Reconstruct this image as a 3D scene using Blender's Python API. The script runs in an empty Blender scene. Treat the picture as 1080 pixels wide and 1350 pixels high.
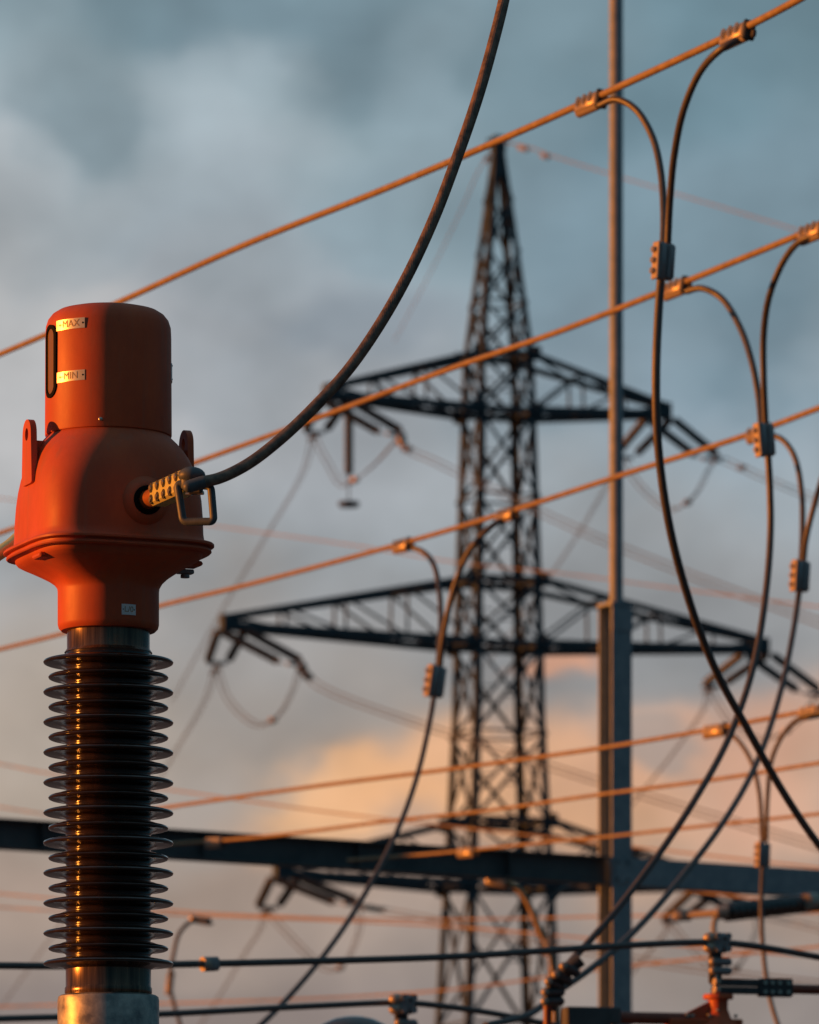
import bpy, bmesh, math, random
from mathutils import Vector, Matrix
random.seed(7)
sc = bpy.context.scene
R = math.radians
V = Vector
# ------------------------------------------------------------------ camera
EYE = V((0.0, 0.0, 1.6)); RISE = math.tan(R(9.0)); F = 7500.0        # F: focal length in photo pixels (1080 x 1350)
cd = bpy.data.cameras.new('camera'); cam = bpy.data.objects.new('camera', cd)
sc.collection.objects.link(cam); sc.camera = cam
cam.location = EYE; cam.rotation_euler = (R(90), 0, 0)      # level camera with a rising front, so verticals stay parallel
cd.sensor_fit = 'VERTICAL'; cd.sensor_height = 36.0; cd.lens = 36.0 * F / 1350.0; cd.shift_y = RISE * F / 1350.0
cd.clip_start = 0.1; cd.clip_end = 6000
cd.dof.use_dof = True; cd.dof.focus_distance = 21.0; cd.dof.aperture_fstop = 5.2; cd.dof.aperture_blades = 9
# ------------------------------------------------------------------ world: low-sun Nishita sky behind broken cloud
SUN_AZ = 271.0      # compass-style bearing of the sun seen from the camera axis (+Y = 0, +X = 90)
SUN_EL = 5.0
w = bpy.data.worlds.new('World'); sc.world = w; w.use_nodes = True
nt = w.node_tree; nt.nodes.clear(); N = nt.nodes.new; L = nt.links.new
def math_n(op, a=None, b=None, c=None, clamp=False):
    n = N('ShaderNodeMath'); n.operation = op; n.use_clamp = clamp
    for i, x in enumerate((a, b, c)):
        if x is None: continue
        if isinstance(x, (int, float)): n.inputs[i].default_value = x
        else: L(x, n.inputs[i])
    return n.outputs[0]
def mix_n(f, a, b):
    n = N('ShaderNodeMix'); n.data_type = 'RGBA'
    if isinstance(f, (int, float)): n.inputs[0].default_value = f
    else: L(f, n.inputs[0])
    for i, x in ((6, a), (7, b)):
        if isinstance(x, tuple): n.inputs[i].default_value = (*x, 1)
        else: L(x, n.inputs[i])
    return n.outputs[2]
tc = N('ShaderNodeTexCoord')
sky = N('ShaderNodeTexSky'); sky.sky_type = 'NISHITA'; sky.sun_disc = False
sky.sun_elevation = R(SUN_EL); sky.sun_rotation = R(SUN_AZ); sky.dust_density = 2.0
sep = N('ShaderNodeSeparateXYZ'); L(tc.outputs['Generated'], sep.inputs[0])
DEG = 57.29578
az = math_n('MULTIPLY', math_n('ARCTAN2', sep.outputs[0], sep.outputs[1]), DEG)      # bearing in degrees
el = math_n('MULTIPLY', math_n('ARCSINE', sep.outputs[2]), DEG)                      # elevation in degrees
nz = N('ShaderNodeTexNoise'); nz.inputs['Scale'].default_value = 16; nz.inputs['Detail'].default_value = 3.5; nz.inputs['Roughness'].default_value = .5
L(tc.outputs['Generated'], nz.inputs['Vector'])
nz2 = N('ShaderNodeTexNoise'); nz2.inputs['Scale'].default_value = 38; nz2.inputs['Detail'].default_value = 3; nz2.inputs['Roughness'].default_value = .45
mp = N('ShaderNodeMapping'); mp.inputs['Scale'].default_value = (1, 1, 1.35); mp.inputs['Location'].default_value = (3, 1, 2)
L(tc.outputs['Generated'], mp.inputs[0]); L(mp.outputs[0], nz2.inputs['Vector'])
spn = N('ShaderNodeSeparateColor'); L(nz.outputs['Color'], spn.inputs[0])
spn2 = N('ShaderNodeSeparateColor'); L(nz2.outputs['Color'], spn2.inputs[0])
def warp(x, ch, ch2, a, b):
    t = math_n('MULTIPLY_ADD', math_n('SUBTRACT', ch, .5), a, x)
    return math_n('MULTIPLY_ADD', math_n('SUBTRACT', ch2, .5), b, t)
azw = warp(az, spn.outputs[0], spn2.outputs[0], 2.4, 2.0)
elw = warp(el, spn.outputs[1], spn2.outputs[1], 2.2, 1.8)
ramp = N('ShaderNodeValToRGB'); cr = ramp.color_ramp; cr.interpolation = 'EASE'
def lin(h):
    o = []
    for i in (0, 2, 4):
        c = int(h[i:i+2], 16) / 255
        o.append(c / 12.92 if c <= .04045 else ((c + .055) / 1.055) ** 2.4)
    return tuple(o)
stops = [(-2, '55504f'), (2.3, '8a7e7a'), (3.4, 'a08c80'), (4.6, 'a0948b'), (6.0, '999a9c'), (8.0, '97a1a8'), (10.3, '84989f'), (12.6, '788f9a'), (26, '3e5564'), (60, '1c2a35')]
e0, e1 = -2.0, 60.0
stops = [(d + 1.7, h) if 0 < d < 20 else (d, h) for d, h in stops]
L(math_n('DIVIDE', math_n('SUBTRACT', elw, e0), e1 - e0), ramp.inputs[0])
while len(cr.elements) < len(stops): cr.elements.new(.5)
for e, (d, h) in zip(cr.elements, stops):
    e.position = (d - e0) / (e1 - e0); e.color = (*lin(h), 1)
col = ramp.outputs[0]
def sky_at(px, py):    # bearing / elevation in degrees of a photo pixel
    return math.degrees(math.atan((px - 540) / F)), math.degrees(math.atan(RISE + (675 - py) / F))
# soft cloud masses: (photo x, y, half-width, half-height, colour, strength)
CL = [(150, 250, 330, 130, 'a9b3ba', .75), (60, 480, 300, 190, 'b8b6b6', .8), (330, 330, 150, 120, '7f8e98', .5),
      (400, 480, 220, 200, 'a8aab0', .4), (120, 160, 110, 70, '74868f', .8), (600, 230, 160, 150, '8fa2ac', .4),
      (900, 330, 260, 260, '70899a', .55), (1000, 60, 220, 140, '5f7c88', .6), (370, 20, 130, 90, '6b7f8a', .55), (560, 90, 90, 120, '8ea0aa', .5), (720, 60, 70, 90, '70858f', .5), (130, 330, 120, 60, '8b979f', .5), (500, 250, 80, 70, '7d909b', .5), (270, 90, 90, 60, 'a3afb6', .5),
      (30, 60, 120, 90, '8fa0a8', .5),(440, 420, 130, 70, '7f8a95', .6), (260, 500, 100, 60, '8f979e', .5), (1010, 420, 100, 80, '647c89', .5), (770, 560, 90, 50, '7b8d98', .45), (450, 640, 160, 60, '9fa3a8', .5),
      (300, 900, 300, 110, '9b938d', .5), (60, 950, 150, 130, 'b5a596', .6), (850, 880, 240, 95, '7c7f82', .65), (560, 800, 200, 60, '8c8f92', .4),
      (480, 1084, 105, 46, 'ecb787', .78), (690, 1078, 180, 74, 'e4ac7e', .8), (930, 1050, 250, 75, 'cfa287', .75),
      (745, 900, 48, 20, 'd09a7e', .85), (380, 1110, 60, 40, 'd8a57c', .5), (1020, 1010, 90, 60, 'c99a82', .6),
      (250, 1080, 150, 50, '9c948f', .45), (640, 1180, 200, 50, 'b3937f', .45), (870, 1010, 60, 28, '8b8988', .6),
      (300, 1250, 500, 90, 'a3948a', .45), (900, 1290, 300, 90, '8f8a88', .5)]
for px, py, hw, hh, h, s in CL:
    a0, b0 = sky_at(px, py); sa, sb = math.degrees(hw / F), math.degrees(hh / F)
    dx = math_n('DIVIDE', math_n('SUBTRACT', azw, a0), sa); dy = math_n('DIVIDE', math_n('SUBTRACT', elw, b0), sb)
    d2 = math_n('ADD', math_n('MULTIPLY', dx, dx), math_n('MULTIPLY', dy, dy))
    mr_ = N('ShaderNodeMapRange'); mr_.interpolation_type = 'SMOOTHSTEP'; mr_.inputs[1].default_value = .04; mr_.inputs[2].default_value = .80
    L(math_n('EXPONENT', math_n('MULTIPLY', d2, -.8)), mr_.inputs[0]); g = math_n('MULTIPLY', mr_.outputs[0], s)
    col = mix_n(g, col, lin(h))
# thin mottling of the cloud deck
mot = math_n('MULTIPLY_ADD', math_n('SUBTRACT', spn2.outputs[2], .5), .8, 1.0)
vm = N('ShaderNodeVectorMath'); vm.operation = 'SCALE'; L(col, vm.inputs[0]); L(mot, vm.inputs['Scale'])
# outside the clearing ahead, the unseen sky is darkened to deepen the shade
dark = math_n('MULTIPLY', math_n('SUBTRACT', math_n('ABSOLUTE', az), 7.0), 1 / 22.0, clamp=True)
cloud = mix_n(dark, vm.outputs[0], lin('254b5c'))
up_ = math_n('MULTIPLY', math_n('SUBTRACT', el, 22.0), 1 / 40.0, clamp=True)
cloud = mix_n(up_, cloud, lin('5d7684'))
bg1 = N('ShaderNodeBackground'); L(sky.outputs[0], bg1.inputs[0]); bg1.inputs[1].default_value = .05
bg2 = N('ShaderNodeBackground'); L(cloud, bg2.inputs[0]); bg2.inputs[1].default_value = 1.12
ms = N('ShaderNodeMixShader'); ms.inputs[0].default_value = .93
L(bg1.outputs[0], ms.inputs[1]); L(bg2.outputs[0], ms.inputs[2])
wo = N('ShaderNodeOutputWorld'); L(ms.outputs[0], wo.inputs[0])
# ------------------------------------------------------------------ sun
sd = bpy.data.lights.new('sun', 'SUN'); sd.energy = 5.0; sd.angle = R(.6); sd.color = (1.0, .29, .035)
sun = bpy.data.objects.new('sun', sd); sc.collection.objects.link(sun)
sdir = V((math.sin(R(SUN_AZ)) * math.cos(R(SUN_EL)), -abs(math.cos(R(SUN_AZ))) * math.cos(R(SUN_EL)), math.sin(R(SUN_EL))))
sky.sun_rotation = math.atan2(sdir.x, sdir.y)
sun.rotation_euler = sdir.to_track_quat('Z', 'Y').to_euler(); sun.location = (-20, -5, 30)
sc.view_settings.view_transform = 'Standard'; sc.view_settings.look = 'None'
sc.view_settings.exposure = 0; sc.view_settings.gamma = 1
sc.render.engine = 'CYCLES'; sc.cycles.use_denoising = True; sc.cycles.max_bounces = 6
sc.cycles.pixel_filter_type = 'BLACKMAN_HARRIS'; sc.cycles.filter_width = 1.5

# ------------------------------------------------------------------ helpers
def P(px, py, d):
    """world point on the ray of photo pixel (px, py) at world depth Y = d"""
    return EYE + V(((px - 540) / F, 1.0, RISE + (675 - py) / F)) * d
def ppm(d): return F / d
def frame(dirx, up=V((0, 0, 1))):
    x = dirx.normalized(); y = up.cross(x)
    if y.length < 1e-4: y = V((0, 1, 0)).cross(x)
    y.normalize(); z = x.cross(y); return x, y, z
class MB:
    def __init__(s): s.v = []; s.f = []
    def add(s, vs, fs):
        n = len(s.v); s.v += [V(p) for p in vs]; s.f += [tuple(i + n for i in f) for f in fs]; return s
    def box(s, c, h, M=None):
        M = M or Matrix.Identity(3); c = V(c)
        vs = [c + M @ V((x * h[0], y * h[1], z * h[2])) for x in (-1, 1) for y in (-1, 1) for z in (-1, 1)]
        return s.add(vs, [(0, 1, 3, 2), (4, 6, 7, 5), (0, 4, 5, 1), (2, 3, 7, 6), (0, 2, 6, 4), (1, 5, 7, 3)])
    def cbox(s, c, h, ch, M=None):
        """box with chamfered edges along its local x"""
        M = M or Matrix.Identity(3); c = V(c); pts = []
        hy, hz = h[1], h[2]
        ring = [(-hy + ch, -hz), (hy - ch, -hz), (hy, -hz + ch), (hy, hz - ch), (hy - ch, hz), (-hy + ch, hz), (-hy, hz - ch), (-hy, -hz + ch)]
        vs = []
        for x, k in ((-h[0], .0), (-h[0] + ch, 1), (h[0] - ch, 1), (h[0], 0)):
            for y, z in ring:
                sy = 1 if k else (hy - ch * .8) / hy; sz = 1 if k else (hz - ch * .8) / hz
                vs.append(c + M @ V((x, y * sy, z * sz)))
        fs = [tuple(range(7, -1, -1)), tuple(range(24, 32))]
        for i in range(3):
            for j in range(8):
                a = i * 8 + j; b = i * 8 + (j + 1) % 8; fs.append((a, b, b + 8, a + 8))
        return s.add(vs, fs)
    def bar(s, a, b, w, h=None, up=V((0, 0, 1))):
        a = V(a); b = V(b); x, y, z = frame(b - a, up); h = h or w
        M = Matrix((x, y, z)).transposed()
        return s.box((a + b) / 2, ((b - a).length / 2, w / 2, h / 2), M)
    def angle(s, a, b, w, t, yv, zv):
        """steel L-angle from a to b with its legs along yv and zv"""
        a = V(a); b = V(b); x = (b - a).normalized()
        yv = (yv - x * yv.dot(x)).normalized(); zv = (zv - x * zv.dot(x)).normalized()
        prof = [(0, 0), (w, 0), (w, t), (t, t), (t, w), (0, w)]
        vs = [p + yv * q[0] + zv * q[1] for p in (a, b) for q in prof]
        fs = [(0, 1, 2, 3, 4, 5)[::-1], (6, 7, 8, 9, 10, 11)] + [(i, (i + 1) % 6, (i + 1) % 6 + 6, i + 6) for i in range(6)]
        return s.add(vs, fs)
    def tube(s, pts, r, seg=12, rf=None, caps=True):
        n = len(pts); x0 = (pts[1] - pts[0]).normalized()
        up = V((0, 0, 1)) if abs(x0.z) < .9 else V((0, 1, 0))
        y = up.cross(x0).normalized(); vs = []; acc = 0
        for i, p in enumerate(pts):
            t = ((pts[min(i + 1, n - 1)] - pts[max(i - 1, 0)])).normalized()
            y = (y - t * y.dot(t)).normalized(); z = t.cross(y)
            if i: acc += (p - pts[i - 1]).length
            for k in range(seg):
                a = 2 * math.pi * k / seg; rr = r if rf is None else rf(acc, a, i / (n - 1))
                vs.append(p + (y * math.cos(a) + z * math.sin(a)) * rr)
        fs = [(i * seg + k, i * seg + (k + 1) % seg, (i + 1) * seg + (k + 1) % seg, (i + 1) * seg + k) for i in range(n - 1) for k in range(seg)]
        if caps: fs += [tuple(range(seg - 1, -1, -1)), tuple(range((n - 1) * seg, n * seg))]
        return s.add(vs, fs)
    def lathe(s, prof, c, seg=64, M=None, ax=None):
        """prof: (radius, height) along local z from c"""
        M = M or Matrix.Identity(3); c = V(c); vs = []
        for r, h in prof:
            for k in range(seg):
                a = 2 * math.pi * k / seg; vs.append(c + M @ V((max(r, 1e-5) * math.cos(a), max(r, 1e-5) * math.sin(a), h)))
        n = len(prof)
        fs = [(i * seg + k, i * seg + (k + 1) % seg, (i + 1) * seg + (k + 1) % seg, (i + 1) * seg + k) for i in range(n - 1) for k in range(seg)]
        return s.add(vs, fs)
    def rod(s, a, b, r, seg=16, r2=None):
        a = V(a); b = V(b); x, y, z = frame(b - a); M = Matrix((y, z, x)).transposed(); l = (b - a).length
        return s.lathe([(0, 0), (r, 0), (r if r2 is None else r2, l), (0, l)], a, seg, M)
    def ball(s, c, r, seg=16, sc_=(1, 1, 1), M=None):
        n = 10; M = M or Matrix.Identity(3)
        prof = [(r * math.sin(math.pi * i / n), -r * math.cos(math.pi * i / n)) for i in range(n + 1)]
        return s.lathe(prof, c, seg, M @ Matrix.Diagonal(sc_))
    def build(s, name, mat, parent=None, smooth=35):
        o0 = parent_world(parent) if parent else (sum(s.v, V()) / len(s.v))
        if parent is None:
            o0 = V((o0.x, o0.y, min(p.z for p in s.v)))
        me = bpy.data.meshes.new(name); me.from_pydata([tuple(p - o0) for p in s.v], [], s.f)
        bm = bmesh.new(); bm.from_mesh(me); bmesh.ops.recalc_face_normals(bm, faces=bm.faces)
        if smooth is not None:
            for f in bm.faces: f.smooth = True
            for e in bm.edges:
                if len(e.link_faces) == 2 and e.calc_face_angle(0) > R(smooth): e.smooth = False
        bm.to_mesh(me); bm.free(); me.materials.append(mat)
        o = bpy.data.objects.new(name, me); sc.collection.objects.link(o)
        if parent: o.parent = parent
        else: o.location = o0
        return o
def parent_world(o):
    p = V(o.location)
    while o.parent: o = o.parent; p += o.location
    return p
def tag(o, label, cat, group=None):
    o['label'] = label; o['category'] = cat
    if group: o['group'] = group
    return o
def thing(name, label, cat, loc, group=None):
    o = bpy.data.objects.new(name, None); sc.collection.objects.link(o); o.location = loc
    o.empty_display_size = .1
    return tag(o, label, cat, group)
def copy_tree(o, parent=None):
    c = o.copy(); sc.collection.objects.link(c)
    if parent: c.parent = parent
    for ch in list(o.children): copy_tree(ch, c)
    return c
def spline(pts, step=10):
    """Catmull-Rom through 3D points"""
    q = [pts[0] * 2 - pts[1]] + list(pts) + [pts[-1] * 2 - pts[-2]]; out = []
    for i in range(1, len(q) - 2):
        a, b, c, d = q[i-1:i+3]
        t1 = (b - a).length ** .5 or 1e-6; t2 = t1 + ((c - b).length ** .5 or 1e-6); t3 = t2 + ((d - c).length ** .5 or 1e-6)
        for k in range(step):
            t = t1 + (t2 - t1) * k / step
            A1 = a * ((t1 - t) / t1) + b * (t / t1)
            A2 = b * ((t2 - t) / (t2 - t1)) + c * ((t - t1) / (t2 - t1))
            A3 = c * ((t3 - t) / (t3 - t2)) + d * ((t - t2) / (t3 - t2))
            B1 = A1 * ((t2 - t) / t2) + A2 * (t / t2)
            B2 = A2 * ((t3 - t) / (t3 - t1)) + A3 * ((t - t1) / (t3 - t1))
            out.append(B1 * ((t2 - t) / (t2 - t1)) + B2 * ((t - t1) / (t2 - t1)))
    out.append(pts[-1]); return out
# ------------------------------------------------------------------ materials
def mat(name, base, rough=.5, metal=0.0, noise=None, bump=0.0, coat=0.0, spec=.5, scale=20, emis=None, stretch=(1, 1, 1), rvar=0.0, streak=0.0):
    m = bpy.data.materials.new(name); m.use_nodes = True; t = m.node_tree; b = t.nodes['Principled BSDF']
    b.inputs['Base Color'].default_value = (*base, 1); b.inputs['Roughness'].default_value = rough
    b.inputs['Metallic'].default_value = metal; b.inputs['Specular IOR Level'].default_value = spec
    b.inputs['Coat Weight'].default_value = coat; b.inputs['Coat Roughness'].default_value = .1
    if noise or bump or rvar:
        c = t.nodes.new('ShaderNodeTexCoord'); mp_ = t.nodes.new('ShaderNodeMapping'); mp_.inputs['Scale'].default_value = stretch
        n = t.nodes.new('ShaderNodeTexNoise'); n.inputs['Scale'].default_value = scale; n.inputs['Detail'].default_value = 8; n.inputs['Roughness'].default_value = .65
        t.links.new(c.outputs['Object'], mp_.inputs[0]); t.links.new(mp_.outputs[0], n.inputs['Vector'])
        if noise:
            r = t.nodes.new('ShaderNodeValToRGB'); r.color_ramp.elements[0].position = .35; r.color_ramp.elements[1].position = .65
            r.color_ramp.elements[0].color = (*base, 1); r.color_ramp.elements[1].color = (*noise, 1)
            t.links.new(n.outputs[0], r.inputs[0]); t.links.new(r.outputs[0], b.inputs['Base Color'])
            if streak:     # dusty run-off streaks and fine grime specks
                last = r.outputs[0]
                for sc3, st3, thr, amt, dirt in ((26, (1, 1, .05), .56, streak, (.30, .16, .11)), (90, (1, 1, 1), .66, streak * 1.3, (.20, .07, .04)), (5, (1, 1, 1), .52, streak * .9, (.42, .14, .08))):
                    m3 = t.nodes.new('ShaderNodeMapping'); m3.inputs['Scale'].default_value = st3; m3.inputs['Location'].default_value = (sc3, 2, 5)
                    n3 = t.nodes.new('ShaderNodeTexNoise'); n3.inputs['Scale'].default_value = sc3; n3.inputs['Detail'].default_value = 6
                    q3 = t.nodes.new('ShaderNodeMapRange'); q3.inputs[1].default_value = thr; q3.inputs[2].default_value = thr + .12; q3.inputs[4].default_value = amt
                    x3 = t.nodes.new('ShaderNodeMix'); x3.data_type = 'RGBA'; x3.inputs[7].default_value = (*dirt, 1)
                    t.links.new(c.outputs['Object'], m3.inputs[0]); t.links.new(m3.outputs[0], n3.inputs['Vector']); t.links.new(n3.outputs[0], q3.inputs[0])
                    t.links.new(q3.outputs[0], x3.inputs[0]); t.links.new(last, x3.inputs[6]); last = x3.outputs[2]
                t.links.new(last, b.inputs['Base Color'])
        if rvar:
            q = t.nodes.new('ShaderNodeMath'); q.operation = 'MULTIPLY_ADD'; q.inputs[1].default_value = rvar; q.inputs[2].default_value = rough - rvar / 2
            t.links.new(n.outputs[0], q.inputs[0]); t.links.new(q.outputs[0], b.inputs['Roughness'])
        if bump:
            k = t.nodes.new('ShaderNodeBump'); k.inputs['Strength'].default_value = bump; k.inputs['Distance'].default_value = .01
            t.links.new(n.outputs[0], k.inputs['Height']); t.links.new(k.outputs[0], b.inputs['Normal'])
    return m
M = dict(
    paint=mat('orange_paint', (.62, .122, .042), .5, spec=.3, noise=(.50, .092, .036), scale=7, bump=.10, rvar=.25, stretch=(1, 1, .45), streak=.22),
    glaze=mat('brown_glaze', (.020, .013, .010), .16, noise=(.045, .026, .017), scale=18, coat=.9, rvar=.22, bump=.12),
    porcelain=mat('dark_porcelain', (.018, .024, .03), .4, noise=(.03, .038, .045), scale=5),
    line=mat('grey_line_wire', (.13, .145, .16), .6, noise=(.10, .11, .12), scale=3),
    band=mat('bare_band', (.06, .04, .03), .24, metal=.5, noise=(.22, .14, .09), scale=60, stretch=(1, 1, .04), rvar=.3),  # pale upright streaks stand in for reflections on the collars
    galv=mat('galvanised', (.20, .20, .20), .42, metal=.5, noise=(.58, .56, .50), scale=13, bump=.06, rvar=.35),
    steel=mat('gantry_steel', (.22, .27, .30), .6, metal=.15, noise=(.34, .37, .39), scale=7, bump=.05),
    steel_dark=mat('dark_steel', (.06, .07, .075), .65, noise=(.12, .12, .12), scale=2.5),  # dark tone puts shade into the left beam's colour
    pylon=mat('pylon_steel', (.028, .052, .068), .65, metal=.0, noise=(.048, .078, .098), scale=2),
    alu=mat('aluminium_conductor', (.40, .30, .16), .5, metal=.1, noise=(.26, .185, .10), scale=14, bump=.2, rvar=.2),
    cable=mat('weathered_cable', (.13, .12, .115), .45, metal=.2, noise=(.10, .095, .09), scale=16, bump=.2),
    strand=mat('stranded_cable', (.36, .24, .17), .42, metal=.35, noise=(.12, .095, .08), scale=30),
    clamp=mat('cast_clamp', (.50, .42, .33), .42, metal=.3, noise=(.38, .32, .26), scale=60, bump=.1),
    zinc=mat('zinc_fitting', (.26, .26, .26), .45, metal=.25, noise=(.30, .31, .32), scale=50, bump=.1),
    iron=mat('dark_fitting', (.05, .055, .06), .5, metal=.3, noise=(.09, .09, .09), scale=30),
    bolt=mat('bolt_steel', (.55, .50, .42), .28, metal=.8),
    brass=mat('yellow_chromate_clamp', (.95, .95, .40), .34, metal=.45, noise=(.80, .74, .28), scale=50, bump=.06),
    hole=mat('hole_shade', (.02, .02, .02), .6),
    copper=mat('copper_rod', (.85, .32, .12), .3, metal=.7),
    plate=mat('engraved_plate', (.90, .88, .70), .32, metal=.55, noise=(.78, .68, .48), scale=80, rvar=.2),
    ink=mat('engraving', (.42, .30, .17), .5),
    rubber=mat('black_gasket', (.006, .006, .007), .8, spec=.1),
    link=mat('grey_casting', (.065, .085, .10), .5, noise=(.10, .125, .14), scale=40, bump=.08),
    glass=mat('amber_sight_glass', (.26, .15, .045), .2, coat=.2),
    rust=mat('rust_red_tube', (.30, .07, .035), .45, noise=(.20, .05, .03), scale=12),
    sign=mat('pale_plate', (.85, .86, .86), .35),
    ground=mat('gravel', (.07, .065, .06), .9, noise=(.14, .13, .12), scale=6, bump=.5),
    concrete=mat('concrete', (.30, .29, .27), .85, noise=(.38, .37, .34), scale=6, bump=.2),
)
# ------------------------------------------------------------------ ground
g = MB(); g.add([(-3000, -3000, 0), (3000, -3000, 0), (3000, 3000, 0), (-3000, 3000, 0)], [(0, 1, 2, 3)])
go = g.build('ground', M['ground']); go['kind'] = 'structure'

# ------------------------------------------------------------------ current transformer (in focus)
CY = 21.0; CXP = 143.0
def cz(py): return P(CXP, py, CY).z
cx = P(CXP, 700, CY).x
K = CY / F              # metres per photo pixel on the transformer
PHI = R(22)
nA = V((math.sin(PHI), -math.cos(PHI), 0)); tA = V((math.cos(PHI), math.sin(PHI), 0))
ct = thing('current_transformer', 'orange-painted transformer head on a ribbed dark brown insulator column', 'current transformer', (cx, CY, 0))
AX = V((cx, CY, 0))
def zprof(prof): return [(r * K, cz(py)) for r, py in prof]
def facepath(th):     # azimuth th in degrees measured from camera direction, positive to the right
    return V((math.sin(R(th)), -math.cos(R(th)), 0))
# cap
capb = MB(); capb.lathe(zprof([(0, 407.5), (40, 408), (56, 409.5), (66, 412), (74, 417), (79.5, 424), (82.4, 433), (83, 446), (83.6, 574), (83, 576), (79, 576), (77, 570)]), AX, 128)
capo = capb.build('bellows_cap', M['paint'], ct)
# housing: loft of rounded squares
def sup(nn): q = nn / (nn - 1); return (math.cos(PHI) ** q + math.sin(PHI) ** q) ** (1 / q)
def loft(mb, secs, seg=144, close=True):
    vs = []
    for py, e, nn in secs:
        a = e * K / sup(nn)
        for k in range(seg):
            t = 2 * math.pi * k / seg; c, s_ = math.cos(t), math.sin(t)
            rr = a / (abs(c) ** nn + abs(s_) ** nn) ** (1 / nn)
            p = AX + tA * (rr * c) + nA * (-rr * s_); vs.append(V((p.x, p.y, cz(py))))
    n = len(secs)
    fs = [(i * seg + k, i * seg + (k + 1) % seg, (i + 1) * seg + (k + 1) % seg, (i + 1) * seg + k) for i in range(n - 1) for k in range(seg)]
    mb.add(vs, fs)
hb = MB()
loft(hb, [(568, 40, 2), (569, 74, 2), (572, 78, 2), (580, 84, 2.05), (588, 92, 2.15), (597, 99.5, 2.3), (607, 106, 2.5), (619, 112, 2.8), (632, 117, 3.1), (648, 121, 3.4), (666, 124, 3.9), (690, 126, 4.2), (710, 126.6, 4.3), (717, 127.6, 4.3), (720, 130, 4.3), (722, 134, 4.3)])
ho = hb.build('upper_housing', M['paint'], ct, 40)
fb = MB()
loft(fb, [(722.3, 128, 4), (722.5, 139.5, 4.2), (724, 141, 4.2), (726.5, 141, 4.2), (727.5, 139, 4.2), (727.8, 133, 4.2), (730.5, 133, 4.2), (730.8, 137, 4.2), (733.5, 137.5, 4.2), (735, 136, 4.2), (735.5, 127, 4.2), (735.6, 60, 4)])
fb.build('flange', M['paint'], ct, 40)
lb = MB()
loft(lb, [(735, 60, 4.4), (735.4, 125.5, 4.4), (739, 125, 4.4), (743, 121.5, 4.4), (747, 114, 4.3), (752, 103, 4.1), (758, 91, 3.7), (764, 80, 3.1), (770, 72, 2.5), (776, 67.6, 2.1), (780, 66.9, 2), (784, 66.8, 2), (824, 66.8, 2), (829, 65.5, 2), (832.5, 62, 2), (833, 50, 2)])
lo_ = lb.build('lower_housing', M['paint'], ct, 40)
# raised foot pads on the lower housing under the flange corners
for sgn in (-1, 1):
    pb = MB()
    c = AX + tA * (sgn * 100 * K) + nA * (38 * K); c.z = cz(744)
    Mx = Matrix((tA, -nA, V((0, 0, 1)))).transposed()
    pb.cbox(c, (13 * K, 17 * K, 3.2 * K), 2 * K, Mx); pb.build('fixing_pad', M['paint'], ct, 30)
# lifting lugs in planes square to tA
def lug(sg):
    mb = MB(); w2 = 17.5; top = 557 if sg < 0 else 557; cyc = 16; hole = 6.6; t = 4.2 * K
    base = AX + tA * (sg * 109 * K)
    zc = cz(580); seg = 28
    outer = []; inner = []
    yl = (574 - 640)
    for k in range(seg):
        a = 2 * math.pi * k / seg; inner.append((math.cos(a) * hole, math.sin(a) * hole * 1.25))
        c, s_ = math.cos(a), math.sin(a)
        if s_ >= 0: outer.append((c * w2, s_ * w2 * 1.12))
        else:
            kx = max(-1, min(1, c * 1.6)); outer.append((kx * w2 * (1 + .25 * -s_), -66 if abs(c) < .62 else -66 * (-s_) * 1.25 if -66 * (-s_) * 1.25 > -66 else -66))
    vs = []
    for off in (-t, t):
        for ring in (outer, inner):
            for q, z in ring: vs.append(base + tA * off + nA * (q * K) + V((0, 0, zc + z * K)))
    fs = []; s2 = seg
    for k in range(seg):
        j = (k + 1) % seg
        fs += [(k, j, s2 + j, s2 + k), (2*s2 + k, 3*s2 + k, 3*s2 + j, 2*s2 + j), (k, 2*s2 + k, 2*s2 + j, j), (s2 + k, s2 + j, 3*s2 + j, 3*s2 + k)]
    mb.add(vs, fs)
    # gusset web running in to the housing
    a = base + V((0, 0, cz(588))); b = base - tA * (sg * 52 * K) + V((0, 0, cz(588)))
    g0 = base + V((0, 0, cz(642))); g1 = base - tA * (sg * 52 * K) + V((0, 0, cz(642)))
    vs = [p + nA * (s_ * 6 * K) for s_ in (-1, 1) for p in (a, b, g1, g0)]
    mb.add(vs, [(0, 1, 2, 3), (4, 7, 6, 5), (0, 4, 5, 1), (1, 5, 6, 2), (2, 6, 7, 3), (3, 7, 4, 0)])
    return mb.build('lifting_lug', M['paint'], ct, 30)
for s in (-1, 1): lug(s)
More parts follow.
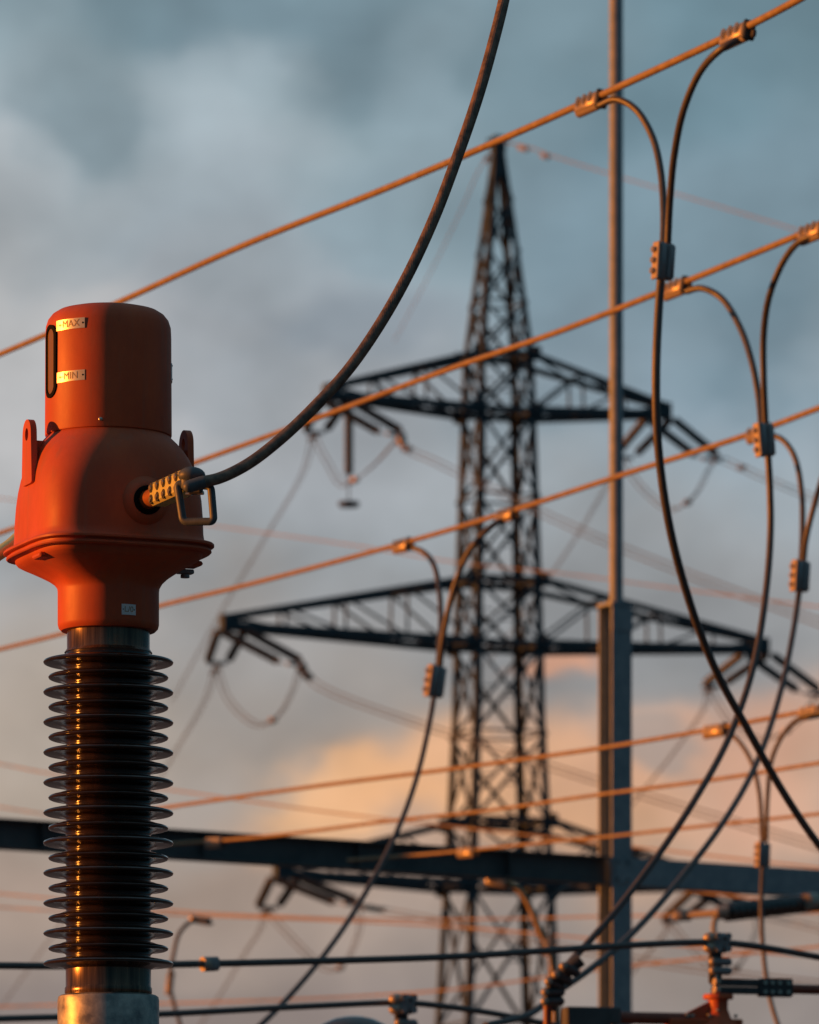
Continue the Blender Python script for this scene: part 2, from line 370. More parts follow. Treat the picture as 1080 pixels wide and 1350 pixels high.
# small things bent round the cap
CR = 83.2 * K
def on_cap(th, py, off=0.0, r=None):
    d = facepath(th); p = AX + d * ((r or CR) + off); return V((p.x, p.y, cz(py)))
def curved_plate(mb, th0, th1, py0, py1, off, n=14, r=None):
    vs = []
    for j, py in enumerate((py0, py1)):
        for i in range(n + 1):
            for o in (-.002, off): vs.append(on_cap(th0 + (th1 - th0) * i / n, py, o, r))
    W_ = (n + 1) * 2; fs = []
    for i in range(n):
        a = i * 2
        fs += [(a + 1, a + 3, W_ + a + 3, W_ + a + 1), (a, a + 2, a + 3, a + 1), (W_ + a, W_ + a + 1, W_ + a + 3, W_ + a + 2), (a, W_ + a, W_ + a + 2, a + 2)]
    fs += [(0, 1, W_ + 1, W_), (n * 2, W_ + n * 2, W_ + n * 2 + 1, n * 2 + 1)]
    return mb.add(vs, fs)
def rivet(mb, th, py, r, off, ang=None, rr=None):
    p = on_cap(th, py, off, rr); d = facepath(th); x, y, z = frame(d); Mx = Matrix((y, z, x)).transposed()
    mb.lathe([(0, r * .55), (r * .6, r * .45), (r, 0), (r, -.004)], p, 14, Mx)
def lettering(text, size_px, th_mid, py_mid, off, parent, name, rr=None):
    cu = bpy.data.curves.new(name, 'FONT'); cu.body = text; cu.size = size_px * K; cu.align_x = 'CENTER'; cu.align_y = 'CENTER'; cu.extrude = .0006
    to = bpy.data.objects.new(name, cu); sc.collection.objects.link(to)
    dg = bpy.context.evaluated_depsgraph_get(); dg.update(); me = bpy.data.meshes.new_from_object(to.evaluated_get(dg))
    bpy.data.objects.remove(to); r = (rr or CR) + off; zc = cz(py_mid)
    o0 = parent_world(parent)
    for v in me.vertices:
        th = th_mid + math.degrees(v.co.x / r); d = facepath(th); p = AX + d * (r + v.co.z); v.co = V((p.x, p.y, zc + v.co.y)) - o0
    me.name = name; me.materials.clear(); me.materials.append(M['ink'])
    o = bpy.data.objects.new(name, me); sc.collection.objects.link(o); o.parent = parent; return o
for (py0, py1, txt) in ((433.5, 447, 'MAX'), (501.5, 515, 'MIN')):
    mb = MB(); curved_plate(mb, -51, -18.5, py0, py1, .0022)
    po = mb.build('marking_plate', M['plate'], ct, 30); po['label'] = 'small brass plate engraved ' + txt
    for th_, rv_ in ((-48.8, .0036), (-20.3, .0055)):
        rv = MB(); rivet(rv, th_, (py0 + py1) / 2, rv_ * .8, .0012); rv.build('rivet', M['rubber'], po)
    lettering(txt, 13.0, -33, (py0 + py1) / 2, .0026, po, 'lettering')
    ar = MB(); pm = (py0 + py1) / 2
    curved_plate(ar, -46.2, -41.5, pm - .45, pm + .45, .0034, 5)
    a = [on_cap(-47, pm, .0034), on_cap(-45.2, pm - 2, .0034), on_cap(-45.2, pm + 2, .0034)]
    ar.add(a, [(0, 1, 2)]); ar.build('arrow', M['ink'], po)
# sight glass: stadium slot
def stadium(mb, th, py, hw, hh, w_ring, off0, off1, solid=False):
    seg = 40; rings = []
    for (a_, b_) in ((hw, hh), (hw - w_ring, hh - w_ring)):
        ring = []
        for k in range(seg):
            t = 2 * math.pi * k / seg; ring.append((a_ * math.cos(t), (hh - hw) * (1 if math.sin(t) >= 0 else -1) + a_ * math.sin(t)))
        rings.append(ring)
    def pt(q, off):
        return on_cap(th + math.degrees(q[0] * K / CR), py - q[1], off)
    if solid:
        vs = [pt(q, off1) for q in rings[0]] + [pt((q[0] * .0, q[1]), off1) for q in rings[0]]
        mb.add(vs, [(k, (k + 1) % seg, seg + (k + 1) % seg, seg + k) for k in range(seg)]); return
    vs = [pt(q, o) for o in (off0, off1) for rg in rings for q in rg]
    s2 = seg; fs = []
    for k in range(seg):
        j = (k + 1) % seg
        fs += [(2*s2 + k, 2*s2 + j, 3*s2 + j, 3*s2 + k), (k, j, 2*s2 + j, 2*s2 + k), (s2 + k, s2 + j, 3*s2 + j, 3*s2 + k)]
    mb.add(vs, fs)
sg_ = MB(); stadium(sg_, -61.5, 484, 15.5, 48, 5.2, -.002, .006); so = sg_.build('sight_glass_gasket', M['rubber'], ct, 40)
sg2 = MB(); stadium(sg2, -61.5, 484, 11.5, 44, 0, 0, .0018, True); sg2.build('sight_glass', M['glass'], so, 60)
# edge-on plate on the right, drain screw in front
mb = MB(); curved_plate(mb, 84, 103, 480, 503, .003); mb.build('name_plate', M['sign'], ct)
for py in (482.5, 500.5): mb = MB(); rivet(mb, 89, py, .004, .003); mb.build('plate_screw', M['iron'], ct)
mb = MB(); p = on_cap(-4, 567, 0); mb.ball(p, .0085, 20, (1, .8, 1)); mb.build('vent_screw', M['bolt'], ct)
mb = MB(); rr = 66.9 * K; curved_plate(mb, 18, 35, 805, 819, .002, 8, rr); po = mb.build('terminal_plate', M['sign'], ct); po['label'] = 'small grey plate with worn characters on the neck'
for th in (19.7, 33.3): rv = MB(); rivet(rv, th, 812, .0022, .0022, rr=rr); rv.build('rivet', M['rubber'], po)
lettering('L/0', 10.5, 26.5, 812, .0024, po, 'lettering', rr)
# small earthing lug under the flange on the right
mb = MB(); c = AX + tA * (98 * K) - nA * (-26 * K); c.z = cz(752); mb.cbox(c, (11 * K, 6 * K, 3 * K), 1.2 * K, Matrix((tA, -nA, V((0, 0, 1)))).transposed())
c2 = c + V((0, 0, -4 * K)); mb.rod(c2, c2 + V((0, 0, -4 * K)), 6 * K, 12); mb.build('earthing_lug', M['zinc'], ct)
# terminal boss on the front face
zt = cz(676)
bc = AX + nA * (104 * K) + tA * (13 * K); bc.z = zt
xx, yy, zz = frame(nA); MA = Matrix((yy, zz, xx)).transposed()
mb = MB(); mb.lathe([(42 * K, -6 * K), (36 * K, 2 * K), (33 * K, 5 * K), (31.5 * K, 6 * K), (30 * K, 9 * K), (24 * K, 14 * K), (20 * K, 15 * K), (15.5 * K, 15 * K), (15 * K, 6 * K), (0, 6 * K)], bc, 64, MA)
bo = mb.build('terminal_boss', M['paint'], ct)
mb = MB(); mb.lathe([(19 * K, 12 * K), (19 * K, 17 * K), (17.5 * K, 18 * K), (14 * K, 18 * K), (13.5 * K, 8 * K)], bc, 48, MA); mb.build('seal_ring', M['rubber'], ct)
def tip(d): return bc + nA * (d * K)
mb = MB(); mb.rod(tip(6), tip(60), 12 * K, 40); mb.build('terminal_rod', M['copper'], ct)
# the same terminal at the back
bk = AX - nA * (104 * K); bk.z = zt
mb = MB(); mb.rod(bk, bk - nA * (120 * K), 13 * K, 32); mb.build('rear_terminal', M['copper'], ct)
# insulator
mb = MB(); mb.lathe(zprof([(54, 826), (54.6, 834), (54.6, 856), (56, 858), (58, 861)]), AX, 96); mb.build('top_collar', M['band'], ct)
prof = [(56, 860)]
big0, pitch = 873.4, 39.72
for i in range(21):
    y0 = big0 + pitch * i / 2; Rt = 85.8 if i % 2 == 0 else 79.2
    prof += [(55.5, y0 - 9.4), (57.5, y0 - 8.2), (62, y0 - 6.8), (Rt - 10, y0 - 4.4), (Rt - 3.5, y0 - 3.0), (Rt - 1.1, y0 - 2.0), (Rt, y0), (Rt - .9, y0 + 1.9), (Rt - 3.2, y0 + 2.9), (Rt - 8, y0 + 3.0), (66, y0 + 3.6), (59.5, y0 + 5.4), (56, y0 + 8.2)]
prof += [(57, 1277)]
mb = MB(); mb.lathe(zprof(prof), AX, 128); mb.build('ribbed_insulator', M['glaze'], ct, 50)
mb = MB(); mb.lathe(zprof([(52, 1274), (56.3, 1276), (56.3, 1301), (57.6, 1303), (57.6, 1309), (56.5, 1312), (50, 1313)]), AX, 96); mb.build('bottom_collar', M['band'], ct)
mb = MB(); mb.lathe(zprof([(40, 1312), (63, 1312.4), (66, 1314.5), (67, 1319), (67, 1420), (84, 1421), (84, 1428), (60, 1430)]), AX, 96); mb.build('base_casting', M['galv'], ct)
mb = MB(); zb = cz(1429); mb.cbox(AX + V((0, 0, zb - .16)), (.24, .24, .16), .02); mb.build('terminal_box', M['galv'], ct)
mb = MB(); mb.cbox(AX + V((0, 0, zb - .345)), (.28, .28, .02), .005)
for a in (-1, 1):
    for b in (-1, 1): mb.bar(AX + V((a * .2, b * .2, 0)), AX + V((a * .2, b * .2, zb - .37)), .08)
mb.build('support_frame', M['galv'], ct)
mb = MB(); mb.box(AX + V((0, 0, .06)), (.45, .45, .1)); mb.build('footing', M['concrete'], ct)

# terminal clamp (bolted block), eye link and stranded cable
tc_ = thing('terminal_clamp', 'yellow bolted cable clamp block on the orange transformer terminal', 'terminal clamp', tip(100) - V((0, 0, .03)))
Mc = Matrix((nA, V((0, 0, 1)).cross(nA), V((0, 0, 1)))).transposed()
tz = V((0, 0, 1)); ty = tz.cross(nA)
mb = MB(); mb.cbox(tip(115), (60 * K, 12.5 * K, 15 * K), 4 * K, Mc); mb.build('clamp_body', M['brass'], tc_, 30)
for i in range(5):
    for s in (-1, 1):
        # faces turned to the left-front where the sun falls, and to the right-front
        for side in (-1, 1):
            nrm = ty * side
            c = tip(64 + i * 24) + nrm * (12.7 * K) + tz * (s * 7.4 * K)
            mh = MB(); mb = MB(); mh.rod(c - nrm * .002, c + nrm * .0015, 6.3 * K, 20)
            mb.rod(c + nrm * (.001), c + nrm * (2.4 * K), 3.4 * K, 12)
            b_ = mh.build('hole_shade_disc', M['hole'], tc_); mb.build('bolt', M['bolt'], b_, 30)  # flat dark disc on the face stands in for a shaded hole
mb = MB(); e = tip(184); mb.cbox(e, (8 * K, 14 * K, 16 * K), 6 * K, Mc); mb.ball(e + tz * 6 * K, 16 * K, 24, (1.1, 1, .68)); mb.build('end_cap', M['link'], tc_, 50)
mb = MB(); fa, fb_ = P(249, 641.5, tip(186).y - .10), P(270, 635, tip(186).y - .095); mb.rod(fa, fb_, .0225, 24); mb.ball(fa, .0215, 20); mb.build('added_sleeve', M['link'], tc_, 60)  # added sleeve; its dark grey stands in for the dim cable end
mb = MB(); mb.rod(e, fa, .011, 14); mb.build('added_sleeve_bolt', M['link'], tc_, 60)
# square link hanging from the end cap
lk = thing('square_link', 'grey rounded square shackle hanging from the transformer cable clamp', 'shackle', tip(190) - V((0, 0, .15)))
el_ = tip(190)
xr = V((1, -.35, 0)).normalized(); pts = []
cor = [(-23, -4), (-15, -53), (27, -55), (23, -10)]
cor = [(x + 1, y) for x, y in cor]
dense = []
nC = len(cor)
for i in range(nC):
    a = V(cor[i - 1]); b = V(cor[i]); c = V(cor[(i + 1) % nC]); r_ = 6.5
    d1 = (a - b).normalized(); d2 = (c - b).normalized()
    for k in range(7):
        t = k / 6; p = (b + d1 * r_) * (1 - t) ** 2 + b * 2 * t * (1 - t) + (b + d2 * r_) * t ** 2; dense.append(p)
ring = [el_ + xr * (p[0] * K) + tz * (p[1] * K) for p in dense]; ring.append(ring[0].copy())
mb = MB(); mb.tube(ring, 5.0 * K, 14, caps=False); mb.build('link', M['link'], lk)
mb = MB(); c = el_ + xr * (3 * K) + tz * (-13 * K)
mb.cbox(c, (9 * K, 5 * K, 6 * K), 2 * K, Matrix((xr, tz.cross(xr), tz)).transposed())
mb.build('pin_block', M['iron'], lk)
for dx in (-6, 10): mb = MB(); q = el_ + xr * (dx * K) + tz * (-18 * K); mb.rod(q - xr * 4 * K, q + xr * 4 * K, 2.4 * K, 12); mb.build('pin', M['bolt'], lk)
dE = (tip(186)).y
pp = [(247, 642), (262, 636.5), (290, 630), (328, 611), (372, 577), (415, 536), (458, 489), (500, 429), (538, 362), (573, 286), (604, 204), (630, 128), (650, 58), (666, -8), (676, -70), (684, -140)]
pts = spline([P(x, y, dE - .10 + .4 * i / 15) for i, (x, y) in enumerate(pp)], 75)
NS = 24
def strands(acc, a, t):
    ph = a * NS + acc * 2 * math.pi * NS / .36
    return .0188 + .0019 * abs(math.cos(ph / 2)) ** .8
mb = MB(); mb.tube(pts, .02, NS * 5, strands); o = mb.build('stranded_cable', M['strand'], None, 80)
tag(o, 'thick dark twisted cable rising in a curve from the orange transformer', 'cable')
# rear lead leaving to the left
mb = MB(); q0 = bk - nA * (112 * K)
pts = spline([q0, q0 + V((-.12, .02, -.05)), P(34, 704, q0.y), P(10, 722, q0.y - .05), P(-30, 745, q0.y - .1), P(-120, 760, q0.y - .2)], 12)
mb.tube(pts, .026, 20); o = mb.build('rear_cable', M['brass'], None); tag(o, 'sunlit yellow cable end poking out left of the orange housing', 'cable')

# ------------------------------------------------------------------ gantry with lightning mast
GD = 65.0
def beamD(px):   # depth of the beam at a photo column
    return 1 / (1 / 61.0 + (1 / 66.8 - 1 / 61.0) * px / 1080)
pc = P(811, 1143, beamD(811)); gx, gy = pc.x, pc.y
bd = (P(1080, 1141, 66.8) - P(0, 1141 - 61, 61.0)); bd.z = 0; bd.normalize(); bn = V((bd.y, -bd.x, 0))
zt_ = P(0, 1080, 61.0).z; zb_ = P(0, 1119, 61.0).z
gan = thing('steel_gantry', 'grey steel H column carrying a long horizontal beam and a thin mast', 'gantry', (gx, gy, 0))
wc = .278; ztop = P(811, 800, gy).z
def hcol(mb, x, y, z0, z1, w=wc, t=.02):
    for s in (-1, 1): mb.box(V((x, y, (z0 + z1) / 2)) + bn * (s * (w / 2 - t / 2)), (w / 2, t / 2, (z1 - z0) / 2), Matrix((bd, -bn, V((0, 0, 1)))).transposed())
    mb.box(V((x, y, (z0 + z1) / 2)), (t / 3, w / 2 - t, (z1 - z0) / 2), Matrix((bd, -bn, V((0, 0, 1)))).transposed())
MG = Matrix((bd, -bn, V((0, 0, 1)))).transposed()
for k, dd in enumerate((0, -13.0, 13.0)):
    c = V((gx, gy, 0)) + bd * dd; mb = MB(); hcol(mb, c.x, c.y, 0.1, ztop if k == 0 else zt_); mb.build('column', M['steel'], gan, None)
    mb = MB(); mb.box((c.x, c.y, .02), (.5, .5, .12)); mb.build('footing', M['concrete'], gan)
mb = MB(); mb.box((gx, gy, ztop + .015), (wc / 2 + .012, wc / 2 + .012, .018), MG)
mb.box(V((gx, gy, ztop - .17)) + bn * (wc / 2 + .006), (wc / 2 + .004, .006, .12), MG)
mb.box(V((gx, gy, ztop - .14)) - bd * (wc / 2 * .0 + .02), (.006, wc / 2 - .02, .1), MG); mb.build('cap_plate', M['steel'], gan, None)
mr = 9.0 * gy / F; mcen = V((gx, gy, 0)) + V((1.5 / ppm(gy), 0, 0))
mb = MB(); mb.lathe([(mr * 1.35, ztop + .03), (mr * 1.35, ztop + .06), (mr, ztop + .065), (mr, P(812, 0, gy).z + .5), (mr * .7, P(812, 0, gy).z + .6), (mr * .6, P(812, 0, gy).z + 3), (0.01, P(812, 0, gy).z + 3.3)], mcen, 32)
mb.build('lightning_mast', M['steel'], gan)
# beams: I section to the left (its recess faces the camera), flush box section to the right
mb = MB(); hb_ = (zt_ - zb_); zc_ = (zt_ + zb_) / 2
bc_ = V((gx, gy, zc_)) + bn * .0
l0 = bc_ - bd * (wc / 2 + .004); l1 = bc_ - bd * 13.2; mid = (l0 + l1) / 2; hl = (l0 - l1).length / 2
for s in (-1, 1): mb.box(mid + V((0, 0, s * (hb_ / 2 - .009))), (hl, .12, .009), MG)
mb.box(mid, (hl, .008, hb_ / 2 - .018), MG)
for q in range(0, 13, 2): mb.box(bc_ - bd * (1.5 + q), (.006, .11, hb_ / 2 - .02), MG)
mb.build('beam', M['steel_dark'], gan, None)
mb = MB(); l0 = bc_ + bd * (wc / 2 + .004); l1 = bc_ + bd * 13.2; mid = (l0 + l1) / 2
mb.box(mid, (hl, .12, hb_ / 2), MG); mb.build('beam', M['steel'], gan, None)
mb = MB(); mb.box(bc_ + bn * (wc / 2 + .008), (.10, .007, hb_ / 2 - .02), MG); o = mb.build('joint_plate', M['steel'], gan, None)
for dx in (-.07, .07):
    for dz in (-.1, .1):
        mb = MB(); c = bc_ + bn * (wc / 2 + .014) + bd * dx + V((0, 0, dz)); mb.rod(c, c + bn * .02, .016, 6); mb.build('bolt', M['iron'], o)

# ------------------------------------------------------------------ overhead conductors
def wire(name, pts2, radius, m, label, cat='conductor', group=None, step=14, seg=10, twist=True, ends=True):
    """pts2: (px, py, depth)"""
    pts = [P(*p) for p in pts2]
    if ends:
        e0_ = (pts[0] - pts[1]).normalized(); e1_ = (pts[-1] - pts[-2]).normalized(); rch = 14 if pts[0].y < 70 else 45; lch = .6 if pts2[0][0] > 150 and pts[0].y < 70 else rch
        pts = [pts[0] + e0_ * lch, pts[0] + e0_ * lch * .4] + pts + [pts[-1] + e1_ * rch * .4, pts[-1] + e1_ * rch * .9]
    mb = MB(); mb.tube(spline(pts, step), radius, seg); o = mb.build(name, m, None, 60)
    return tag(o, label, cat, group)
def lerpinv(x, x0, d0, x1, d1): return 1 / (1 / d0 + (1 / d1 - 1 / d0) * (x - x0) / (x1 - x0))
G1 = 'overhead conductors crossing the sky'
D1 = lambda x: lerpinv(x, 0, 41, 1080, 29.3)
D2 = lambda x: lerpinv(x, 0, 51, 1080, 36)
D3 = lambda x: lerpinv(x, 0, 61, 1080, 43.7)
D4 = lambda x: lerpinv(x, 230, 59.5, 1080, 50)
D5 = lambda x: lerpinv(x, 290, 60.0, 1080, 52)
D6 = lambda x: lerpinv(x, 540, 60.8, 1080, 55)
w1 = [(0, 467), (60, 441.5), (160, 397), (320, 324), (500, 252), (640, 193), (780, 131), (975, 40), (1050, 1), (1080, -16)]
w2 = [(0, 703), (260, 609), (400, 558), (600, 484), (740, 436), (895, 375), (1070, 303), (1080, 299)]
w3 = [(0, 856), (80, 836), (210, 799), (330, 770), (532, 716), (670, 675), (830, 623), (995, 570), (1080, 538)]
w4 = [(120, 1080), (229, 1063), (420, 1036), (600, 1013), (800, 985), (945, 960), (1080, 934)]
w5 = [(262, 1110), (290, 1108), (384, 1099), (517, 1082), (640, 1069), (780, 1049), (947, 1027), (1080, 1006)]
w6 = [(500, 1131), (540, 1128), (617, 1121), (725, 1110), (800, 1103), (947, 1087), (1080, 1073)]
for pts, D, r, lab in ((w1, D1, .0205, 'topmost sunlit conductor, crossing in front of the pylon peak'),
                       (w2, D2, .0212, 'sunlit conductor crossing in front of the upper pylon crossarm'),
                       (w3, D3, .0230, 'sunlit conductor crossing between the upper and middle pylon crossarms'),
                       (w4, D4, .021, 'sunlit conductor crossing below the middle crossarm, highest of the three lower ones'),
                       (w5, D5, .019, 'sunlit conductor crossing just above the beam, second of the three lower ones'),
                       (w6, D6, .018, 'sunlit conductor meeting the gantry beam, lowest of the three lower ones')):
    wire('overhead_conductor', [(x, y, D(x)) for x, y in pts], r, M['alu'], lab, 'conductor', G1)
# clamps: one prototype, copied
def make_clamp():
    t = thing('parallel_groove_clamp', 'clamp', 'clamp', (0, 0, 0), 'clamps joining droppers to the conductors')
    mb = MB(); mb.cbox((-.02, -.010, -.012), (.135, .028, .042), .012); mb.rod((-.15, 0, .012), (.115, 0, .012), .030, 20); mb.rod((-.15, 0, -.042), (.115, 0, -.042), .028, 20)
    mb.build('clamp_body', M['clamp'], t, 40)
    mb = MB(); mb.cbox((.126, .004, -.012), (.012, .036, .054), .008); mb.cbox((.155, .018, -.035), (.02, .012, .02), .006); mb.build('end_plate', M['iron'], t, 30)
    for k in (-1, 0, 1):
        mb = MB(); c = V((k * .080 - .02, -.036, .004)); mb.rod(c, c + V((0, -.008, 0)), .030, 18); mb.rod(c + V((0, -.008, 0)), c + V((0, -.014, 0)), .018, 6)
        mb.build('bolt', M['bolt'], t, 30)
    return t
def make_joiner():
    t = thing('joining_clamp', 'clamp', 'clamp', (0, 0, 0), 'clamps joining pairs of droppers')
    mb = MB(); mb.cbox((0, -.024, 0), (.10, .026, .030), .012); mb.cbox((0, .026, 0), (.097, .022, .034), .012); mb.build('clamp_body', M['zinc'], t, 40)
    mb = MB(); mb.cbox((0, -.057, 0), (.102, .008, .034), .004); mb.build('pressure_plate', M['clamp'], t, 30)  # paler metal puts the block's sunlit side into its colour
    for k in (-1, 0, 1):
        mb = MB(); c = V((k * .058, -.064, .006)); mb.rod(c, c + V((0, -.02, 0)), .017, 6); mb.build('bolt', M['bolt'], t, 30)
    return t
proto_c, proto_j = make_clamp(), make_joiner(); used = {proto_c: False, proto_j: False}
def place(proto, c, xdir, yaway, label, s=1.0):
    x = xdir.normalized(); y = (yaway - x * yaway.dot(x)).normalized(); z = x.cross(y)
    o = copy_tree(proto) if used[proto] else proto; used[proto] = True
    o.matrix_world = Matrix.Translation(c) @ Matrix((x, y, z)).transposed().to_4x4() @ Matrix.Scale(s, 4)
    o['label'] = label; return o
away = V((.35, 1, 0)); 
def wd(pts, D, x):     # wire position and direction at column x
    for (x0, y0), (x1, y1) in zip(pts, pts[1:]):
        if x0 <= x <= x1:
            y = y0 + (y1 - y0) * (x - x0) / (x1 - x0); return P(x, y, D(x)), (P(x1, y1, D(x1)) - P(x0, y0, D(x0))).normalized(), y
def cl(pts, D, x, label, s=1.0, flip=False):
    p, d, y = wd(pts, D, x)
    place(proto_c, p + V((0, 0, -.008)), d, V((.80, .58, -.12)), label, s * .86); return p
S = 1.35
cl(w1, D1, 780, 'clamp on the topmost conductor just left of the mast, holding a looped dropper', 1.15)
cl(w1, D1, 973, 'clamp near the upper right end of the topmost conductor, right of the mast', 1.15)
cl(w2, D2, 893, 'clamp on the second conductor directly below the first dropper joint', 1.25)
cl(w2, D2, 1074, 'clamp on the second conductor cut by the right picture edge', 1.25)
cl(w3, D3, 532, 'clamp on the third conductor left of the pylon body', 1.3)
cl(w3, D3, 670, 'clamp on the third conductor in front of the pylon body', 1.3)
cl(w3, D3, 1002, 'clamp on the third conductor half hidden behind a dropper joint', 1.3)
cl(w4, D4, 945, 'dark-bottomed clamp on the fourth conductor under the right crossarm tip', 1.3)
cl(w4, D4, 1072, 'clamp on the fourth conductor cut by the right picture edge', 1.3)
cl(w5, D5, 285, 'blurred tan clamp in front of the gantry beam beside the ribbed insulator', 1.2)
cl(w6, D6, 617, 'blurred tan clamp in front of the gantry beam and pylon legs', 1.2)
GD_ = 'dropper cables hanging from the conductors'
def drop(pts, r, label, ends=False, m='cable'):
    return wire('dropper_cable', pts, r, M[m], label, 'cable', GD_, 16, 14, ends=ends)
# first pair from the topmost conductor
drop([(790, 139, 31.7), (812, 131, 31.6), (838, 144, 31.5), (860, 180, 31.4), (871, 225, 31.3), (875, 280, 31.2), (874, 335, 31.1)], .0195, 'short arched dropper from the topmost conductor, left one of its pair')
drop([(985, 47, 30.1), (955, 62, 30.1), (925, 92, 30.3), (903, 140, 30.5), (889, 205, 30.8), (883, 270, 31), (880, 335, 31.1)], .0195, 'tall arched dropper from the topmost conductor, right one of its pair')
drop([(873, 350, 31.1), (869, 400, 31.1), (865, 500, 31.1), (868, 590, 31.2), (882, 690, 31.4), (908, 790, 31.8), (942, 880, 32.3), (985, 960, 33), (1030, 1040, 33.8), (1082, 1117, 34.8), (1160, 1210, 36), (1235, 1320, 37.5), (1290, 1440, 39), (1310, 1560, 40)], .0235, 'long dark dropper sweeping down to the lower right picture corner')
place(proto_j, P(877, 345, 31.0), P(879, 320, 31.0) - P(876, 370, 31.0), V((.89, .46, 0)), 'joint block where the two topmost droppers merge', 1.0)
# second pair
drop([(905, 384, 37.8), (925, 380, 37.7), (950, 392, 37.6), (975, 430, 37.4), (992, 480, 37.2), (1001, 530, 37.1), (1004, 570, 37)], .0215, 'short arched dropper from the second conductor, left one of its pair')
drop([(1085, 309, 36), (1060, 315, 36.1), (1037, 338, 36.3), (1016, 385, 36.5), (1007, 440, 36.8), (1007, 500, 36.9), (1010, 570, 37)], .0215, 'arched dropper from the second conductor beside the right picture edge')
drop([(1012, 590, 37), (1015, 640, 37), (1016, 700, 37), (1010, 780, 36.9), (993, 880, 36.7), (962, 970, 36.5), (920, 1048, 36.2), (868, 1127, 36), (810, 1203, 35.8), (752, 1268, 35.6), (732, 1288, 35.5)], .0225, 'long dropper from the second conductor ending at a small lit bolted clamp')
place(proto_j, P(1010, 580, 36.9), P(1008, 555, 36.9) - P(1012, 605, 36.9), V((.89, .46, 0)), 'joint block on the second pair of droppers, touching the third conductor', 1.08)
# third pair
drop([(1012, 572, 44.5), (1032, 580, 44.4), (1048, 603, 44.3), (1057, 650, 44.2), (1058, 700, 44.1), (1056, 745, 44)], .0225, 'short arched dropper from the third conductor right of the second joint')
drop([(1178, 503, 42.4), (1150, 528, 42.9), (1130, 560, 43.3), (1095, 605, 43.5), (1074, 665, 43.8), (1063, 710, 43.9), (1059, 745, 44)], .0225, 'dropper entering from the right edge beside the third joint')
drop([(1055, 770, 44), (1048, 820, 43.8), (1031, 905, 43.3), (1000, 1000, 42.5), (953, 1085, 41.5), (896, 1160, 40.8), (836, 1228, 40), (775, 1280, 39.3), (735, 1308, 39), (700, 1336, 38.6), (640, 1352, 38)], .0235, 'long dropper from the third conductor ending at the bottom beside the lit bolted clamp')
place(proto_j, P(1057, 760, 43.9), P(1058, 735, 43.9) - P(1055, 785, 43.9), V((.89, .46, 0)), 'joint block where two droppers merge near the right edge', 1.2)
# left pair on the third conductor
drop([(545, 722, 50.7), (560, 729, 50.6), (573, 747, 50.4), (580, 785, 50.2), (581, 830, 49.9), (577, 880, 49.6)], .0245, 'short arched dropper in front of the left middle crossarm')
drop([(682, 680, 48.9), (665, 684, 49), (643, 698, 49), (620, 725, 49.1), (602, 765, 49.2), (590, 810, 49.3), (583, 850, 49.4), (580, 880, 49.5)], .026, 'arched sunlit dropper in front of the pylon body')
drop([(575, 900, 49.5), (567, 950, 49.3), (548, 1030, 49), (515, 1115, 48.5), (470, 1197, 48), (425, 1262, 47.3), (380, 1315, 46.8), (345, 1350, 46.4), (280, 1405, 46), (215, 1450, 45.6), (160, 1520, 45.4), (150, 1620, 45.3)], .024, 'long dropper running down left of the pylon legs')
place(proto_j, P(576, 899, 49.3), P(580, 870, 49.3) - P(572, 925, 49.3), V((.89, .46, 0)), 'joint block in front of the left middle crossarm', 1.38)
# fourth pair
drop([(955, 964, 51.2), (972, 975, 51.1), (990, 1003, 51), (1001, 1045, 50.9), (1005, 1110, 50.8)], .021, 'short dropper from the fourth conductor, left one of its pair')
drop([(1092, 938, 49.8), (1060, 944, 50), (1035, 965, 50.3), (1018, 1000, 50.5), (1012, 1050, 50.7), (1010, 1110, 50.8)], .021, 'dark arched dropper from the fourth conductor, right one of its pair')
drop([(1006, 1138, 50.8), (1004, 1190, 50.7), (1006, 1250, 50.6), (1014, 1310, 50.5), (1026, 1352, 50.4), (1050, 1410, 50.2)], .022, 'sunlit dropper passing in front of the right half of the beam')
place(proto_j, P(1007, 1127, 50.6), P(1008, 1100, 50.6) - P(1006, 1150, 50.6), V((.89, .46, 0)), 'joint block in front of the right half of the beam', 1.1)
# far thin droppers below the beam
drop([(268, 1212, 74), (252, 1215, 74), (237, 1230, 74), (229, 1258, 74), (224, 1295, 74), (229, 1322, 74), (238, 1352, 74), (250, 1400, 74)], .028, 'faint thin dropper right of the ribbed insulator, near the bottom')
drop([(648, 1160, 70), (672, 1164, 70), (690, 1180, 70), (703, 1205, 70), (714, 1232, 70), (722, 1246, 70), (728, 1275, 70), (733, 1400, 70)], .040, 'faint thin sunlit dropper in front of the pylon legs below the beam', m='alu')
drop([(730, 1186, 70), (742, 1172, 70), (762, 1167, 70), (790, 1166, 70), (820, 1168, 70)], .024, 'short sunlit lead under the beam just left of the column')
for (x, y, d, lab) in ((265, 1212, 74, 'small sunlit clamp at the top of the faint thin dropper'), (223, 1297, 74, 'small clamp halfway down the faint thin dropper'),
                       (656, 1162, 70, 'small clamp right under the beam before the pylon'), (722, 1245, 70, 'small clamp on the lead hanging by the pylon legs'), (768, 1166, 70, 'small clamp under the beam beside the column'),
                       ):
    place(proto_c, P(x, y, d), V((1, -.3, -.2)) if y < 1230 else V((.1, 0, 1)), V((.5, .85, .1)), lab, .95)

